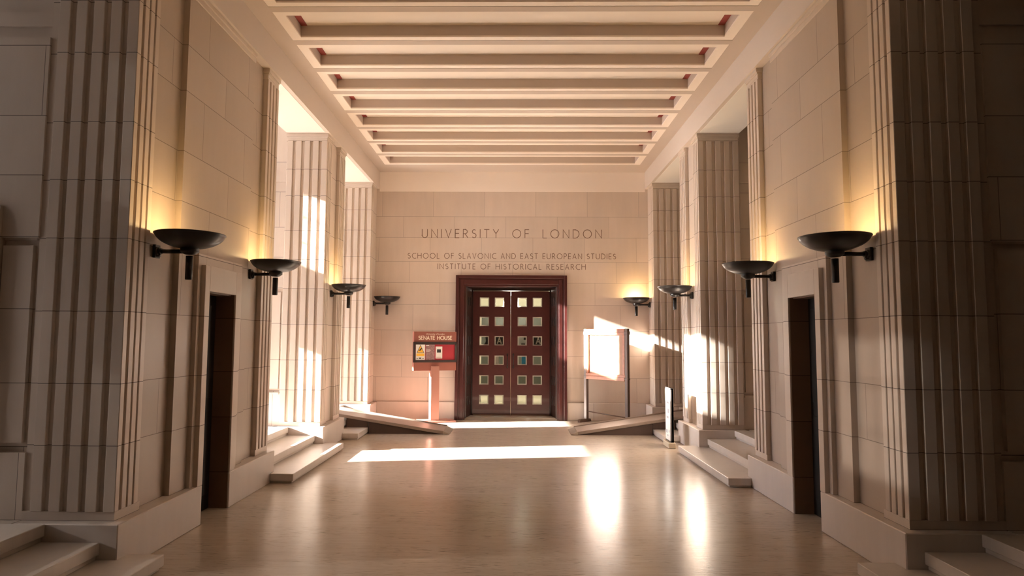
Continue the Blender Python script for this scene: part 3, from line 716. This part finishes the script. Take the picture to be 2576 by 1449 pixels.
# ------------------------------------------------------------------ red sign on a post
m_sred = simple('terracotta_sign_paint', (0.31, 0.10, 0.07), 0.45)
m_spost = simple('red_brown_post_paint', (0.42, 0.19, 0.145), 0.4)
m_case = simple('dark_case_frame', (0.045, 0.030, 0.028), 0.35)
m_cream = simple('cream_lettering', (0.88, 0.74, 0.60), 0.6)
sg = thing('post_sign', 'tall red SENATE HOUSE sign on a post left of the doors', 'sign', (-1.46, 12.36, 0), math.radians(20))
b_ = MB().box(-0.40, 0.40, -0.17, 0.17, 0.0, 0.03).box(-0.30, 0.30, -0.13, 0.13, 0.03, 0.045)
b_.build('base', m_spost, sg, 0.004)
MB().box(-0.08, 0.08, -0.11, 0.05, 0.045, 1.05).build('post', m_spost, sg, 0.003)
MB().box(-0.41, 0.41, -0.08, 0.05, 0.965, 1.70).build('panel', m_sred, sg, 0.003)
cs = MB(); X_, Z0_, Z1_ = 0.425, 1.12, 1.505; y0, y1 = -0.10, -0.079
cs.box(-X_, X_, y0, y1, Z1_ - 0.05, Z1_).box(-X_, X_, y0, y1, Z0_, Z0_ + 0.045).box(-X_, -X_ + 0.045, y0, y1, Z0_, Z1_).box(X_ - 0.045, X_, y0, y1, Z0_, Z1_)
cs.build('display_case', m_case, sg, 0.002)
MB().box(-0.38, 0.38, -0.083, -0.0795, Z0_ + 0.04, Z1_ - 0.04).build('case_backing', simple('crimson_felt', (0.40, 0.03, 0.045), 0.8), sg)
o = text_mb('SENATE HOUSE', 0.066, 0.64, 0.0145, gap=.3, space=.95, depth=0.003).build('lettering', m_cream, sg); o.location = (0.0, -0.0825, 1.548)
def font(txt, size, mat, parent, loc, name='small_lettering'):
    c = bpy.data.curves.new(name, 'FONT'); c.body = txt; c.size = size; c.align_x = 'CENTER'; c.extrude = 0.001
    tmp = bpy.data.objects.new(name, c); COL.objects.link(tmp)
    dg = bpy.context.evaluated_depsgraph_get(); me = bpy.data.meshes.new_from_object(tmp.evaluated_get(dg)); bpy.data.objects.remove(tmp)
    me.name = name; me.materials.clear(); me.materials.append(mat)
    o = bpy.data.objects.new(name, me); COL.objects.link(o); o.parent = parent; o.location = loc; o.rotation_euler = (math.pi / 2, 0, 0); return o
font('University of London', 0.042, m_cream, sg, (0.0, -0.0825, 1.640))
# posters in the case
def poster(x0, x1, z0, z1, mat, name): return MB().box(x0, x1, -0.088, -0.084, z0, z1).build(name, mat, sg)
m_yel = simple('warning_yellow', (0.85, 0.48, 0.05), 0.6)
p = poster(-0.372, -0.198, 1.168, 1.462, m_paper, 'warning_poster'); p['label'] = 'white poster with a yellow warning triangle'
MB().prism([(-0.355, 1.302), (-0.215, 1.302), (-0.285, 1.452)], -0.090, -0.0885, 'y').build('triangle_border', m_ink, p)
MB().prism([(-0.342, 1.309), (-0.228, 1.309), (-0.285, 1.435)], -0.092, -0.0905, 'y').build('triangle', m_yel, p)
MB().prism([(-0.315, 1.345), (-0.272, 1.392), (-0.255, 1.380), (-0.290, 1.338)], -0.094, -0.0925, 'y').build('symbol', m_ink, p)
MB().box(-0.360, -0.210, -0.090, -0.0885, 1.240, 1.288).build('yellow_panel', m_yel, p)
MB().box(-0.355, -0.335, -0.090, -0.0885, 1.19, 1.205).box(-0.315, -0.268, -0.090, -0.0885, 1.19, 1.212).box(-0.245, -0.222, -0.090, -0.0885, 1.19, 1.205).build('small_print', m_ink, p)
m_pp = simple('mauve_photo_poster', (0.30, 0.17, 0.17), 0.6, var=0.75, scale=38)
p = poster(-0.186, -0.012, 1.168, 1.462, m_pp, 'photo_poster'); p['label'] = 'mauve and grey photo poster'
MB().box(-0.178, -0.12, -0.090, -0.0885, 1.43, 1.446).box(-0.178, -0.10, -0.090, -0.0885, 1.36, 1.366).box(-0.178, -0.09, -0.090, -0.0885, 1.34, 1.346).box(-0.178, -0.11, -0.090, -0.0885, 1.32, 1.326).build('print_lines', m_paper, p)
p = poster(0.008, 0.135, 1.195, 1.418, m_paper, 'white_poster'); p['label'] = 'white poster with a small dark picture'
MB().box(0.032, 0.108, -0.090, -0.0885, 1.305, 1.365).build('picture', m_ink, p)
MB().box(0.02, 0.12, -0.090, -0.0885, 1.212, 1.219).build('red_print', m_sred, p)

# ------------------------------------------------------------------ notice board on two posts
m_oak = simple('orange_oak', (0.36, 0.13, 0.06), 0.4, var=0.3, scale=16)
m_pdark = simple('dark_oak_post', (0.10, 0.055, 0.035), 0.45)
ang = math.atan2(11.87 - 12.60, 2.11 - 1.45)
bd = thing('notice_board', 'sunlit orange framed notice board on two dark legs right of the doors', 'board', (1.78, 12.235, 0), ang)
hw = math.hypot(0.66, 0.73) / 2
for sx in (-1, 1):
    pz = MB().box(sx * hw - 0.032, sx * hw + 0.032, -0.032, 0.032, 0.05, 1.77).box(sx * hw - 0.040, sx * hw + 0.040, -0.040, 0.040, 1.66, 1.72).box(sx * hw - 0.038, sx * hw + 0.038, -0.038, 0.038, 0.84, 0.87)
    leg = pz.build('leg', m_pdark, bd, 0.003)
    MB().prism([(-0.22, 0.0), (0.115, 0.0), (0.09, 0.055), (-0.19, 0.055)], sx * hw - 0.03, sx * hw + 0.03, 'x').build('foot', m_pdark, leg, 0.003)
rail = MB().box(-hw + 0.033, hw - 0.033, -0.042, 0.030, 0.815, 0.880).box(-hw + 0.02, hw - 0.02, -0.036, 0.028, 0.88, 0.93)
rail.build('bottom_rail', m_oak, bd, 0.004)
MB().box(-hw + 0.033, hw - 0.033, -0.042, 0.030, 1.70, 1.765).box(-hw + 0.033, hw - 0.033, -0.036, 0.028, 1.655, 1.70).build('top_rail', m_oak, bd, 0.004)
MB().box(-hw + 0.033, -hw + 0.085, -0.034, 0.026, 0.93, 1.655).box(hw - 0.085, hw - 0.033, -0.034, 0.026, 0.93, 1.655).build('side_rail', m_oak, bd, 0.003)
m_felt = simple('pale_cream_board', (0.42, 0.25, 0.17), 0.55, var=0.2)
MB().box(-hw + 0.08, hw - 0.08, -0.005, 0.012, 0.925, 1.66).build('board_face', m_felt, bd)
MB().box(-hw + 0.12, hw - 0.20, -0.010, -0.006, 1.10, 1.62).build('paper_notice', m_paper, bd)
MB().box(0.10, 0.14, -0.0125, -0.0105, 1.44, 1.45).box(0.10, 0.13, -0.0125, -0.0105, 1.47, 1.48).box(0.16, 0.17, -0.0125, -0.0105, 1.46, 1.475).box(0.16, 0.175, -0.0125, -0.0105, 1.54, 1.555).box(-0.30, -0.16, -0.0125, -0.0105, 1.085, 1.09).build('print', m_ink, bd)
MB().box(-0.30, -0.26, -0.012, -0.0065, 0.965, 0.985).box(-0.20, -0.185, -0.012, -0.0065, 0.965, 0.98).build('label_plate', m_paper, bd)
MB().tube((-hw, 0, 0.20), (hw, 0, 0.16), 0.010, 12).build('stretcher', m_pdark, bd)

# ------------------------------------------------------------------ white standing sign on the right
ts = thing('standing_sign', 'narrow white standing sign in a dark frame beside the right steps', 'sign', (2.355, 9.77, 0))
MB().box(-0.055, 0.055, -0.175, 0.175, 0.0, 0.085).build('base', simple('pale_concrete_block', (0.55, 0.46, 0.33), 0.7), ts, 0.01)
m_tf = simple('dark_grey_sign_frame', (0.075, 0.065, 0.062), 0.4)
f = MB().box(-0.016, 0.030, -0.155, 0.155, 0.085, 0.11).box(-0.016, 0.030, -0.155, 0.155, 0.845, 0.868).box(-0.016, 0.030, -0.155, -0.142, 0.085, 0.868).box(-0.016, 0.030, 0.142, 0.155, 0.085, 0.868).box(0.0, 0.030, -0.155, 0.155, 0.085, 0.868)
f.build('frame', m_tf, ts, 0.002)
MB().box(-0.020, -0.001, -0.142, 0.142, 0.105, 0.85).build('white_panel', m_paper, ts)
m_grey = simple('pale_grey_print', (0.38, 0.38, 0.42), 0.8)
pr = MB()
for (y0, y1, z0, z1) in ((-0.08, 0.05, 0.70, 0.74), (-0.06, 0.04, 0.64, 0.67), (-0.09, 0.0, 0.50, 0.56), (-0.04, 0.06, 0.42, 0.45), (-0.10, -0.05, 0.22, 0.26), (0.02, 0.10, 0.20, 0.25), (-0.02, 0.03, 0.16, 0.18)):
    pr.box(-0.0215, -0.0202, y0, y1, z0, z1)
pr.build('print', m_grey, ts)
MB().box(0.0301, 0.036, -0.15, -0.13, 0.60, 0.63).build('clip', m_flap, ts)
